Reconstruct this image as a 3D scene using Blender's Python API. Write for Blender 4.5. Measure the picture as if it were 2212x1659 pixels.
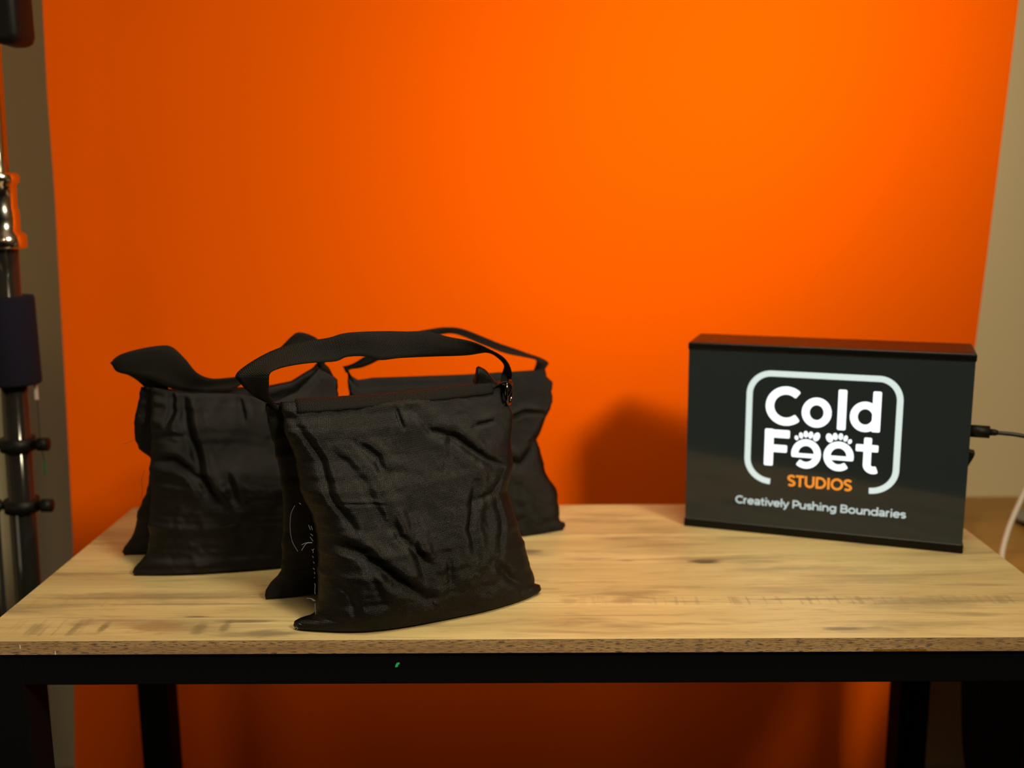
import bpy, bmesh, math, random
import numpy as np
from mathutils import Vector, Matrix, noise
PI = math.pi
scene = bpy.context.scene
for o in list(bpy.data.objects): bpy.data.objects.remove(o)
C = scene.collection

# ------------------------------------------------------------------ camera
def cam_basis(p, yaw, roll):
    cp, sp, cy, sy = math.cos(p), math.sin(p), math.cos(yaw), math.sin(yaw)
    f = Vector((sy*cp, cy*cp, -sp)); r = Vector((cy, -sy, 0)); u = r.cross(f)
    c, s = math.cos(roll), math.sin(roll)
    return c*r + s*u, -s*r + c*u, f
F_PX, PITCH, YAW, ROLL = 2258.67, .184363, -.0106200, -.00853811
cr_, cu_, cf_ = cam_basis(PITCH, YAW, ROLL)
cd = bpy.data.cameras.new('camera'); cam = bpy.data.objects.new('camera', cd); C.objects.link(cam)
M = Matrix((cr_, cu_, -cf_)).transposed().to_4x4(); M.translation = Vector((-.0112157, -1.03777, 1.21771)); cam.matrix_world = M
cd.sensor_width = 36; cd.lens = F_PX/2212*36; cd.clip_start = .01
cd.dof.use_dof = True; cd.dof.focus_distance = 1.128; cd.dof.aperture_fstop = 2.7
scene.camera = cam

# ------------------------------------------------------------------ world, lights, exposure
w = bpy.data.worlds.new('world'); scene.world = w; w.use_nodes = True
w.node_tree.nodes['Background'].inputs[0].default_value = (1, .86, .66, 1)
w.node_tree.nodes['Background'].inputs[1].default_value = .006
def area(name, loc, target, size, power, col, spread=PI, sy=None):
    l = bpy.data.lights.new(name, 'AREA'); l.energy = power; l.color = col; l.size = size; l.spread = spread
    if sy: l.shape = 'RECTANGLE'; l.size_y = sy
    o = bpy.data.objects.new(name, l); C.objects.link(o); o.location = loc
    o.rotation_euler = (Vector(target)-Vector(loc)).to_track_quat('-Z', 'Y').to_euler()
    return o
area('key_light', (1.24, -1.34, 2.42), (-.95, .62, 1.0), .42, 23, (1, .85, .58), math.radians(100))
area('key_light_core', (1.24, -1.34, 2.42), (.29, .62, 1.36), .32, 1.5, (1, .88, .58), math.radians(25))
area('overhead_fill', (.1, -.25, 2.70), (.05, .1, .75), .8, 5.6, (1, .86, .60), math.radians(60))  # added fill from above to brighten the tabletop, not a real fixture
area('fill_light', (-1.55, -1.35, .85), (-.6, .6, .6), .7, 3.1, (1, .86, .66))
vs = scene.view_settings
scene.display_settings.display_device = 'sRGB'
vs.view_transform = 'Standard'; vs.look = 'None'; vs.gamma = 1; vs.use_curve_mapping = False; vs.exposure = -.40

# ------------------------------------------------------------------ materials
def mat(name, col=(.5, .5, .5), rough=.5, metal=0, spec=.5):
    m = bpy.data.materials.new(name); m.use_nodes = True
    b = m.node_tree.nodes['Principled BSDF']
    b.inputs['Base Color'].default_value = (*col, 1); b.inputs['Roughness'].default_value = rough
    b.inputs['Metallic'].default_value = metal; b.inputs['Specular IOR Level'].default_value = spec
    return m, m.node_tree, b
class NT:
    def __init__(s, nt): s.nt = nt; s.n = nt.nodes; s.l = nt.links
    def new(s, t, **k):
        n = s.n.new(t)
        for a, v in k.items(): setattr(n, a, v)
        return n
    def put(s, inp, v):
        if isinstance(v, bpy.types.NodeSocket): s.l.new(v, inp)
        else: inp.default_value = v
    def math(s, op, a, b=0., c=None, clamp=False):
        n = s.new('ShaderNodeMath', operation=op, use_clamp=clamp); s.put(n.inputs[0], a); s.put(n.inputs[1], b)
        if c is not None: s.put(n.inputs[2], c)
        return n.outputs[0]
    def noise(s, vec, scale, detail=3, rough=.55, dist=0.):
        n = s.new('ShaderNodeTexNoise'); s.put(n.inputs['Vector'], vec)
        n.inputs['Scale'].default_value = scale; n.inputs['Detail'].default_value = detail
        n.inputs['Roughness'].default_value = rough; n.inputs['Distortion'].default_value = dist
        return n.outputs[0]
    def ramp(s, v, stops, interp='LINEAR'):
        n = s.new('ShaderNodeValToRGB'); s.put(n.inputs[0], v); e = n.color_ramp.elements; n.color_ramp.interpolation = interp
        while len(e) < len(stops): e.new(.5)
        for k, (p, c) in enumerate(stops): e[k].position = p; e[k].color = (*c, 1) if len(c) == 3 else c
        return n.outputs[0]
    def val(s, v, a, b):       # smooth 0..1 between a and b
        n = s.new('ShaderNodeMapRange', interpolation_type='SMOOTHSTEP', clamp=True)
        s.put(n.inputs['Value'], v); n.inputs['From Min'].default_value = a; n.inputs['From Max'].default_value = b
        return n.outputs[0]
    def mix(s, f, a, b, mode='MIX'):
        n = s.new('ShaderNodeMix', data_type='RGBA', blend_type=mode); s.put(n.inputs[0], f)
        s.put(n.inputs[6], a if isinstance(a, bpy.types.NodeSocket) else (*a, 1)); s.put(n.inputs[7], b if isinstance(b, bpy.types.NodeSocket) else (*b, 1))
        return n.outputs[2]
    def coord(s, kind='Object'): return s.new('ShaderNodeTexCoord').outputs[kind]
    def sep(s, v):
        n = s.new('ShaderNodeSeparateXYZ'); s.put(n.inputs[0], v); return n.outputs
    def mapv(s, v, sc, loc=(0, 0, 0), rot=(0, 0, 0)):
        n = s.new('ShaderNodeMapping'); s.put(n.inputs[0], v); n.inputs['Scale'].default_value = sc; n.inputs['Location'].default_value = loc; n.inputs['Rotation'].default_value = rot
        return n.outputs[0]
    def bump(s, h, strength, dist, bsdf, normal=None):
        n = s.new('ShaderNodeBump'); n.inputs['Strength'].default_value = strength; n.inputs['Distance'].default_value = dist
        s.put(n.inputs['Height'], h)
        if normal is not None: s.put(n.inputs['Normal'], normal)
        s.l.new(n.outputs[0], bsdf.inputs['Normal']); return n.outputs[0]

def wood_top():
    m, nt, b = mat('oak_laminate', rough=.30, spec=.24); t = NT(nt); co = t.coord(); X, Y, Z = t.sep(co)
    fine = t.noise(t.mapv(co, (9, 190, 1)), 1.0, 5, .62, .5)
    mot = t.noise(t.mapv(co, (14, 75, 1), (5, 2, 0)), 1.0, 4, .65, .6)
    broad = t.noise(t.mapv(co, (1.6, 16, 1), (3.1, .7, 0)), 1.0, 4, .6, .6)
    base = t.ramp(broad, [(.28, (.42, .32, .145)), (.48, (.51, .40, .19)), (.66, (.60, .48, .235)), (.8, (.54, .425, .20))])
    base = t.mix(t.math('MULTIPLY', t.val(fine, .45, .75), .55), base, (.38, .27, .125))
    # grey-brown smudges drawn out along the grain
    g1 = t.noise(t.mapv(co, (3.2, 26, 1), (9.2, 4.4, 0)), 1.0, 4, .6, .8)
    base = t.mix(t.math('MULTIPLY', t.val(g1, .50, .72), .66), base, (.19, .145, .075))
    base = t.mix(t.math('MULTIPLY', t.val(mot, .52, .72), .38), base, (.25, .195, .105))
    # slanted saw marks inside board bands
    sl = t.noise(t.mapv(co, (130, 7, 1), (1.3, 2.2, 0), (0, 0, .05)), 1.0, 2, .5, .2)
    bandn = t.noise(t.mapv(co, (4.5, 2.0, 1), (7.7, 1.4, 0)), 1.0, 2, .5)
    def band(y0, y1, s=.006): return t.math('MULTIPLY', t.val(Y, y0-s, y0+s), t.math('SUBTRACT', 1., t.val(Y, y1-s, y1+s)))
    bands = t.math('MAXIMUM', t.math('MULTIPLY', band(.012, .058, .003), t.math('MULTIPLY', 1.5, t.math('LESS_THAN', X, -.24))), t.math('MAXIMUM', band(.090, .114, .002), t.math('MULTIPLY', band(.29, .31), .6)))
    saw = t.math('MULTIPLY', t.math('MULTIPLY', t.val(sl, .50, .66), t.val(bandn, .50, .66)), bands)
    base = t.mix(t.math('MULTIPLY', saw, .38), base, (.20, .135, .070))
    # board seams
    jit = t.math('MULTIPLY', t.math('SUBTRACT', t.noise(t.mapv(co, (6, 1, 1)), 1.0, 2), .5), .004)
    Yj = t.math('ADD', Y, jit)
    for y0, k in ((.060, .45), (.098, .5), (.118, .35), (.205, .35), (.31, .3), (.40, .3)):
        d = t.math('ABSOLUTE', t.math('SUBTRACT', Yj, y0))
        ln = t.math('MULTIPLY', t.math('SUBTRACT', 1., t.val(d, .0004, .0019)), t.val(t.noise(t.mapv(co, (5, 1, 1), (y0*90, 0, 0)), 1.0, 3), .42, .6))
        base = t.mix(t.math('MULTIPLY', ln, k), base, (.17, .12, .065))
    # knots and dark blots at their own places
    wob = t.noise(t.mapv(co, (40, 160, 1)), 1.0, 4, .6)
    for x0, y0, rx, ry, k, c in ((.22, .23, .026, .011, .95, (.05, .045, .036)), (.215, .23, .020, .008, .8, (.05, .045, .036)), (.20, .232, .055, .022, .35, (.30, .20, .10)), (-.012, .270, .035, .012, .75, (.14, .095, .065)),
                              (.331, .022, .026, .006, .8, (.13, .105, .065)), (.352, .020, .06, .012, .45, (.22, .17, .09)), (-.306, .014, .05, .010, .55, (.19, .14, .075)),
                              (-.39, .030, .055, .020, .45, (.27, .165, .08)), (.46, .10, .14, .014, .5, (.22, .17, .095)), (.325, .105, .12, .0035, .7, (.16, .125, .07)),
                              (.102, .102, .018, .012, .45, (.26, .16, .085)), (.041, .103, .014, .010, .4, (.26, .16, .085)), (-.50, .045, .02, .012, .45, (.2, .145, .075)), (-.46, .118, .16, .008, .45, (.2, .15, .08)), (.12,.235,.012,.006,.5,(.24,.16,.09)),
                              (.36, .205, .09, .012, .4, (.24, .18, .10)), (-.42, .098, .16, .003, .6, (.17, .13, .07)), (-.27, .10, .06, .02, .35, (.2, .15, .08)), (-.20, .05, .05, .012, .3, (.22, .16, .09)),
                              (-.545,.03,.011,.024,.5,(.20,.15,.08)), (-.502,.03,.007,.024,.6,(.17,.13,.07)), (-.472,.034,.006,.018,.7,(.12,.095,.055)), (-.415,.035,.040,.022,.55,(.26,.15,.07)), (-.365,.03,.010,.022,.65,(.16,.125,.07)),
                              (-.338,.036,.007,.022,.65,(.15,.12,.07)), (-.315,.049,.055,.005,.75,(.13,.10,.06)), (-.285,.017,.045,.012,.65,(.17,.135,.08)), (-.375,.062,.018,.003,.8,(.10,.08,.05)), (-.43,.124,.19,.014,.45,(.21,.16,.085)), (.40,.165,.10,.018,.35,(.24,.18,.10)), (.44,.085,.10,.022,.45,(.22,.175,.095)), (.40,.035,.09,.016,.4,(.24,.19,.10)), (.30,.135,.07,.012,.3,(.24,.19,.11)), (.28,.20,.05,.012,.4,(.24,.19,.11)), (-.02,.262,.06,.02,.4,(.20,.16,.10))):
        dx = t.math('DIVIDE', t.math('SUBTRACT', X, x0), rx); dy = t.math('DIVIDE', t.math('SUBTRACT', Y, y0), ry)
        r = t.math('SQRT', t.math('ADD', t.math('MULTIPLY', dx, dx), t.math('MULTIPLY', dy, dy)))
        r = t.math('ADD', r, t.math('MULTIPLY', t.math('SUBTRACT', wob, .5), 1.3))
        mk = t.math('SUBTRACT', 1., t.val(r, .25, 1.1))
        base = t.mix(t.math('MULTIPLY', mk, k), base, c)
    t.l.new(base, b.inputs['Base Color'])
    rg = t.math('ADD', .29, t.math('MULTIPLY', fine, .16)); t.l.new(rg, b.inputs['Roughness'])
    t.bump(fine, .12, .0004, b)
    return m
def wood_edge():
    m, nt, b = mat('oak_edge_banding', rough=.45, spec=.35); t = NT(nt); co = t.coord(); X, Y, Z = t.sep(co)
    n1 = t.noise(t.mapv(co, (95, 1, 1250)), 1.0, 3, .6)
    n2 = t.noise(t.mapv(co, (5, 1, 130), (3, 0, 1)), 1.0, 3, .6, .5)
    base = t.ramp(n2, [(.3, (.32, .195, .09)), (.5, (.43, .27, .125)), (.7, (.51, .335, .16))])
    base = t.mix(t.math('MULTIPLY', t.val(n1, .52, .58), t.math('MULTIPLY_ADD', t.val(n2, .35, .6), .35, .62)), base, (.085, .055, .045))
    top = t.math('GREATER_THAN', Z, .0152)
    base = t.mix(top, base, (.66, .52, .27))
    # chipped resin line along the bottom edge, white scratches
    chip = t.math('MULTIPLY', t.math('LESS_THAN', Z, .0024), t.math('LESS_THAN', t.math('ABSOLUTE', t.math('SUBTRACT', X, .385)), .028))
    chip = t.math('MULTIPLY', chip, t.val(t.noise(t.mapv(co, (90, 1, 200)), 1.0, 2), .36, .46))
    base = t.mix(chip, base, (.22, .095, .012))
    for x0, z0, h in ((-.548, .009, .0022), (-.511, .0015, .0026)):
        k = t.math('MULTIPLY', t.math('LESS_THAN', t.math('ABSOLUTE', t.math('SUBTRACT', X, x0)), .0006), t.math('LESS_THAN', t.math('ABSOLUTE', t.math('SUBTRACT', Z, z0)), h))
        base = t.mix(k, base, (.8, .72, .5))
    t.l.new(base, b.inputs['Base Color']); return m
def nylon():
    m, nt, b = mat('black_nylon', (.0010, .00095, .0009), .34, 0, .25); t = NT(nt)
    uv = t.coord('UV'); U, V, _ = t.sep(uv)
    k = 2*PI/.0015
    wv = t.math('MULTIPLY', t.math('SINE', t.math('MULTIPLY', t.math('ADD', U, V), k*.72)), t.math('SINE', t.math('MULTIPLY', t.math('SUBTRACT', U, V), k*.72)))
    var = t.noise(t.mapv(uv, (24, 24, 1)), 1.0, 4, .6)
    wr = t.noise(t.mapv(uv, (38, 60, 1), (2, 5, 0)), 1.0, 5, .6, .9)
    b.inputs['Sheen Roughness'].default_value = .4
    t.l.new(t.math('MULTIPLY_ADD', var, .20, .29), b.inputs['Roughness'])
    n1 = t.bump(wr, .30, .003, b)
    t.bump(wv, .5, .00035, b, n1)
    return m
def webbing():
    m, nt, b = mat('black_webbing', (.004, .004, .0037), .6, 0, .12); t = NT(nt)
    uv = t.coord('UV'); U, V, _ = t.sep(uv)
    rib = t.math('MULTIPLY', t.math('SINE', t.math('MULTIPLY', U, 2*PI/.0030)), .35)
    th = t.math('MULTIPLY', t.math('SINE', t.math('MULTIPLY', U, 2*PI/.0019)), t.math('SINE', t.math('MULTIPLY', V, 2*PI/.0030)))
    h = t.math('MULTIPLY_ADD', th, .8, rib)
    dots = t.val(th, .66, .98)
    col = t.mix(t.math('MULTIPLY', dots, .55), (.0040, .0038, .0034), (.15, .135, .11))
    t.l.new(col, b.inputs['Base Color'])
    t.bump(h, .6, .0006, b); return m
def paper():
    m, nt, b = mat('orange_backdrop_paper', (.93, .124, .0004), .9, 0, 0); t = NT(nt); co = t.coord()
    n = t.noise(t.mapv(co, (1, 1, 1)), 260, 2); t.bump(n, .05, .0004, b); return m
def wall_paint(name, c):
    m, nt, b = mat(name, c, .8, 0, .2); t = NT(nt); co = t.coord(); n = t.noise(co, 180, 3); t.bump(n, .08, .001, b)
    t.l.new(t.mix(t.val(t.noise(co, 1.7, 2), .3, .7), c, tuple(x*.96 for x in c)), b.inputs['Base Color']); return m
def desk_wood():
    m, nt, b = mat('amber_desk_wood', rough=.4, spec=.4); t = NT(nt); co = t.coord()
    n = t.noise(t.mapv(co, (6, 60, 6)), 1.0, 4, .6, .5)
    t.l.new(t.ramp(n, [(.3, (.33, .165, .030)), (.7, (.43, .225, .045))]), b.inputs['Base Color']); return m
MT = dict(top=wood_top(), edge=wood_edge(), nylon=nylon(), web=webbing(), paper=paper(), desk=desk_wood(),
          wall=wall_paint('beige_wall_paint', (.84, .745, .47)), ceil=wall_paint('white_ceiling_paint', (.45, .42, .36)),
          floor=wall_paint('dark_carpet', (.045, .040, .036)))
def simple(name, *a, **k):
    m, nt, b = mat(name, *a, **k); t = NT(nt); n = t.noise(t.coord(), 90, 2)
    t.l.new(t.math('MULTIPLY_ADD', n, .08, b.inputs['Roughness'].default_value-.04, clamp=True), b.inputs['Roughness'])
    return m
MT['steel'] = simple('black_powder_coat', (.0025, .0025, .0025), .6, 0, .12)
MT['case'] = simple('black_satin_case', (.0028, .0028, .0028), .36, 0, .24)
MT['chrome'] = simple('chrome', (.72, .70, .62), .16, 1)
MT['pole'] = simple('dark_glossy_tube', (.035, .034, .03), .12, .6, .7)
MT['riser'] = simple('steel_riser', (.50, .52, .46), .18, 1)
MT['plastic'] = simple('black_plastic', (.005, .005, .005), .5, 0, .2)
MT['navy'] = simple('navy_foam', (.006, .0055, .015), .9, 0, .2)
MT['cable'] = simple('black_cable', (.012, .012, .012), .5)
MT['white_cable'] = simple('white_cable', (.68, .64, .56), .5)
MT['ring'] = simple('black_nickel', (.10, .09, .08), .12, 1)
MT['thread'] = simple('blue_grey_thread', (.13, .145, .20), .7)
MT['dark_thread'] = simple('black_thread', (.02, .02, .02), .8)
MT['cloth'] = simple('black_cloth', (.006, .006, .006), .9, 0, .1)
MT['cabinet'] = simple('dark_brown_wood', (.016, .008, .004), .6, 0, .2)
MT['tray'] = simple('pale_plastic', (.26, .245, .21), .3)
MT['tag'] = simple('white_tag', (.62, .50, .45), .6)
MT['green'] = simple('green_paint', (.02, .62, .20), .5)
MT['green_dull'] = simple('green_tape', (.05, .25, .07), .6)
def emis(name, col, strength, base=(.02, .02, .02)):
    m, nt, b = mat(name, base, .25); b.inputs['Emission Color'].default_value = (*col, 1); b.inputs['Emission Strength'].default_value = strength; return m
MT['white_lit'] = emis('lit_white_film', (.93, 1, 1), 1.8)
MT['outline_lit'] = emis('lit_outline_film', (.86, 1, .93), 1.06)
MT['orange_lit'] = emis('lit_orange_film', (1, .30, .02), 1.25)
MT['small_lit'] = emis('lit_small_film', (.86, 1, .95), .75)
MT['panel'] = emis('lightbox_panel', (.74, 1, .84), .0140, (.010, .011, .011))
MT['panel'].node_tree.nodes['Principled BSDF'].inputs['Roughness'].default_value = .09

# ------------------------------------------------------------------ mesh helpers
def link(name, bm, m, parent=None, smooth=False, loc=(0, 0, 0), rotz=0):
    me = bpy.data.meshes.new(name); bmesh.ops.recalc_face_normals(bm, faces=bm.faces[:]); bm.to_mesh(me); bm.free()
    for p in me.polygons: p.use_smooth = smooth
    if m: me.materials.append(m)
    o = bpy.data.objects.new(name, me); C.objects.link(o); o.location = loc; o.rotation_euler = (0, 0, rotz)
    if parent: o.parent = parent
    return o
def thing(name, label, cat, loc=(0, 0, 0), rotz=0, group=None):
    o = bpy.data.objects.new(name, None); o.empty_display_size = .05; C.objects.link(o); o.location = loc; o.rotation_euler = (0, 0, rotz)
    return tag(o, label, cat, group)
def tag(o, label, cat, group=None):
    o['label'] = label; o['category'] = cat
    if group: o['group'] = group
    return o
def struct(o, label=None): o['kind'] = 'structure'; return o
def box(bm, x0, x1, y0, y1, z0, z1, bev=0, seg=2):
    vs_ = [bm.verts.new(p) for p in ((x0,y0,z0),(x1,y0,z0),(x1,y1,z0),(x0,y1,z0),(x0,y0,z1),(x1,y0,z1),(x1,y1,z1),(x0,y1,z1))]
    fs = [bm.faces.new([vs_[i] for i in f]) for f in ((0,3,2,1),(4,5,6,7),(0,1,5,4),(1,2,6,5),(2,3,7,6),(3,0,4,7))]
    if bev:
        es = {e for f in fs for e in f.edges}
        bmesh.ops.bevel(bm, geom=list(es), offset=bev, segments=seg, affect='EDGES', profile=.5)
    return bm
def bx(*a, **k): return box(bmesh.new(), *a, **k)
def tube(bm, pts, r, n=12, caps=True):
    pts = [Vector(p) for p in pts]; rings = []; prev = None
    rr = r if isinstance(r, (list, tuple)) else [r]*len(pts)
    for i, p in enumerate(pts):
        t = (pts[min(i+1, len(pts)-1)]-pts[max(i-1, 0)]).normalized()
        if prev is None: a = t.orthogonal().normalized()
        else: a = (prev-t*prev.dot(t)).normalized()
        prev = a; b = t.cross(a)
        rings.append([bm.verts.new(p+(a*math.cos(2*PI*k/n)+b*math.sin(2*PI*k/n))*rr[i]) for k in range(n)])
    for A, B in zip(rings, rings[1:]):
        for k in range(n): bm.faces.new((A[k], A[(k+1) % n], B[(k+1) % n], B[k]))
    if caps: bm.faces.new(rings[0][::-1]); bm.faces.new(rings[-1])
    return bm
def spline(pts, n=8):
    P = [np.array(p, float) for p in pts]; P = [2*P[0]-P[1]]+P+[2*P[-1]-P[-2]]; out = []
    for i in range(1, len(P)-2):
        for k in range(n):
            t = k/n; a, b, c, d = P[i-1:i+3]
            out.append(.5*((2*b)+(-a+c)*t+(2*a-5*b+4*c-d)*t*t+(-a+3*b-3*c+d)*t**3))
    out.append(P[-2]); return out
def lathe(bm, prof, n=32, center=(0, 0, 0)):
    cx, cy, cz = center; rings = []
    for r, z in prof: rings.append([bm.verts.new((cx+r*math.cos(2*PI*k/n), cy+r*math.sin(2*PI*k/n), cz+z)) for k in range(n)])
    for A, B in zip(rings, rings[1:]):
        for k in range(n): bm.faces.new((A[k], A[(k+1) % n], B[(k+1) % n], B[k]))
    bm.faces.new(rings[0][::-1]); bm.faces.new(rings[-1]); return bm
def ribbon(name, quads, m, parent, th=.0016, n=8, W=7, wav=.0008, seed=0):
    """webbing lofted between two 3-D edges, real thickness, slight cross curl"""
    L = spline([q[:3] for q in quads], n); R = spline([q[3:] for q in quads], n)
    bm = bmesh.new(); uvl = bm.loops.layers.uv.new('UVMap'); N = len(L); arc = [0]
    mid = [(a+b)/2 for a, b in zip(L, R)]
    for i in range(1, N): arc.append(arc[-1]+float(np.linalg.norm(mid[i]-mid[i-1])))
    F, B = [], []
    for i in range(N):
        t = mid[min(i+1, N-1)]-mid[max(i-1, 0)]; wv = R[i]-L[i]; nn = np.cross(t, wv); nn /= (np.linalg.norm(nn)+1e-9)
        f, b = [], []
        for j in range(W):
            u = j/(W-1); p = L[i]+wv*u
            k = wav*math.sin(arc[i]*70+seed+u*2.5)+wav*1.2*math.sin(u*PI*2+arc[i]*18)
            f.append(bm.verts.new(p+nn*(k+th/2))); b.append(bm.verts.new(p+nn*(k-th/2)))
        F.append(f); B.append(b)
    wid = .035
    def face(vs_, uvs):
        fc = bm.faces.new(vs_)
        for l, uv in zip(fc.loops, uvs): l[uvl].uv = uv
    for i in range(N-1):
        for j in range(W-1):
            q = [(arc[i], j/(W-1)*wid), (arc[i], (j+1)/(W-1)*wid), (arc[i+1], (j+1)/(W-1)*wid), (arc[i+1], j/(W-1)*wid)]
            face((F[i][j], F[i][j+1], F[i+1][j+1], F[i+1][j]), q); face((B[i+1][j], B[i+1][j+1], B[i][j+1], B[i][j]), [q[3], q[2], q[1], q[0]])
        for j in (0, W-1): face((F[i][j], F[i+1][j], B[i+1][j], B[i][j]), [(arc[i], 0), (arc[i+1], 0), (arc[i+1], .001), (arc[i], .001)])
    for i in (0, N-1):
        for j in range(W-1): face((F[i][j], F[i][j+1], B[i][j+1], B[i][j]), [(0, 0)]*4)
    return link(name, bm, m, parent, True)

# ------------------------------------------------------------------ room
def quad_box(name, x0, x1, y0, y1, z0, z1, m): return struct(link(name, bx(x0, x1, y0, y1, z0, z1), m))
WALL_Y = .872
quad_box('floor', -2.2, 2.6, -3.4, WALL_Y+.1, -.05, 0, MT['floor'])
quad_box('wall_back', -2.2, 2.6, WALL_Y, WALL_Y+.1, 0, 2.75, MT['wall'])
quad_box('wall_left', -2.3, -2.2, -3.4, WALL_Y+.1, 0, 2.75, MT['wall'])
quad_box('wall_right', 2.6, 2.7, -3.4, WALL_Y+.1, 0, 2.75, MT['wall'])
quad_box('ceiling', -2.2, 2.6, -3.4, WALL_Y+.1, 2.75, 2.8, MT['ceil'])
struct(link('baseboard_back', bx(-2.2, 2.6, WALL_Y-.012, WALL_Y, 0, .09, bev=.003), MT['ceil']))

# ------------------------------------------------------------------ orange paper backdrop
bd = thing('paper_backdrop', 'seamless bright orange paper backdrop hanging behind the wooden table', 'backdrop', (0, .62, 0))
bm = bmesh.new(); Z = [0.004, .004, .02, .06, .12, .25, .38, .646, .90, 1.12, 1.21, 1.37, 1.505, 1.8, 2.1, 2.30]
YO = [-.075, -.05, -.022, -.008, -.003] + [0]*11
zl = [.25, .38, .646, 1.0, 1.12, 1.208, 1.37, 1.505, 2.3]; xl = [-.793, -.782, -.762, -.750, -.747, -.744, -.742, -.737, -.722]
zr = [.25, .384, .975, 1.491, 2.3]; xr = [.666, .672, .710, .735, .765]
rows = []; NX = 60
for z, yo in zip(Z, YO):
    a, b_ = np.interp(z, zl, xl), np.interp(z, zr, xr); row = []
    for k in range(NX+1):
        u = k/NX; x = a+(b_-a)*u
        row.append(bm.verts.new((x, yo+.004*math.sin(x*5+.6)*min(1, z)+.0035*math.sin(x*2.1+z*2.2), z)))
    rows.append(row)
for A, B in zip(rows, rows[1:]):
    for k in range(NX): bm.faces.new((A[k], A[k+1], B[k+1], B[k]))
link('paper_sheet', bm, MT['paper'], bd, True)
link('roll_tube', tube(bmesh.new(), [(-.79, .024, 2.32), (.83, .024, 2.32)], .032, 24), MT['paper'], bd, True)
link('crossbar', tube(bmesh.new(), [(-.88, .024, 2.32), (.92, .024, 2.32)], .012, 16), MT['steel'], bd, True)
for sx in (-.86, .90): link('hanging_rod', tube(bmesh.new(), [(sx, .024, 2.31), (sx, .024, 2.75)], .005, 10), MT['steel'], bd)

# ------------------------------------------------------------------ table
TD = .4756
tb = thing('work_table', 'light oak topped table with black steel frame holding sandbags and lit sign', 'table', (0, 0, 0))
link('tabletop', bx(-.6, .6, .0006, TD, 0, .0158, bev=.0004, seg=1), MT['top'], tb, loc=(0, 0, .7342))
link('edge_banding', bx(-.6, .6, 0, .0007, 0, .01575), MT['edge'], tb, loc=(0, -.0002, .7342))['label'] = 'brown wood grain edge strip with dark dashes and a pale top line'
link('front_rail', bx(-.55, .55, .004, .044, .697, .734, bev=.0015), MT['steel'], tb)
link('rear_rail', bx(-.55, .55, TD-.044, TD-.006, .697, .734, bev=.0015), MT['steel'], tb)
for s in (-1, 1):
    link('side_rail', bx(min(s*.594, s*.556), max(s*.594, s*.556), .05, TD-.05, .697, .734, bev=.0015), MT['steel'], tb)
    link('leg', bx(min(s*.597, s*.549), max(s*.597, s*.549), .004, .054, 0, .734, bev=.002), MT['steel'], tb)
for x0, x1 in ((-.5975, -.553), (.553, .5975)):
    link('leg', bx(x0, x1, TD-.050, TD-.002, 0, .734, bev=.002), MT['steel'], tb)
bm = bmesh.new()
vs_ = [bm.verts.new((-.1475+x, .0028, .7192+z)) for x, z in ((-.0022, -.0024), (.0006, -.0020), (.0014, .0004), (.0028, .0014), (.0024, .0028), (-.0004, .0022), (-.0016, .0004))]
f = bm.faces.new(vs_); r_ = bmesh.ops.extrude_face_region(bm, geom=[f])
for v in [g for g in r_['geom'] if isinstance(g, bmesh.types.BMVert)]: v.co.y += .0013
link('paint_fleck', bm, MT['green'], tb)['label'] = 'bright green fleck on the black front rail'

# ------------------------------------------------------------------ lightbox sign
LW, LH, LT = .3617, .2612, .092
lb = thing('lightbox_sign', 'black lit lightbox sign with glowing white logo and orange word, standing on the table', 'sign', (.21362, .37319, .75), math.radians(-19.463))
link('body', bx(.002, LW-.002, .003, LT, .002, LH-.004, bev=.003), MT['case'], lb)
link('panel', bx(.0015, LW-.0015, .0012, .0032, .0115, LH-.010), MT['panel'], lb)
link('top_frame', bx(0, LW, 0, LT+.001, LH-.0115, LH, bev=.0030, seg=3), MT['case'], lb)
link('bottom_frame', bx(0, LW, 0, LT+.001, 0, .0122, bev=.0018, seg=3), MT['case'], lb)
bm = bmesh.new()
sv = [bm.verts.new((LW-.0025+x, y, z)) for y in (.026, .046) for x, z in ((0, .104), (.0085, .122), (.010, .128), (0, .1295))]
for q in ((0,1,2,3), (7,6,5,4), (0,4,5,1), (1,5,6,2), (2,6,7,3), (3,7,4,0)): bm.faces.new([sv[i] for i in q])
link('rocker_switch', bm, MT['plastic'], lb)
def arc_pts(cx, cz, rx, rz, a0, a1, n=28):
    return [(cx+rx*math.cos(math.radians(a0+(a1-a0)*i/n)), cz+rz*math.sin(math.radians(a0+(a1-a0)*i/n))) for i in range(n+1)]
YF = .0008
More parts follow.
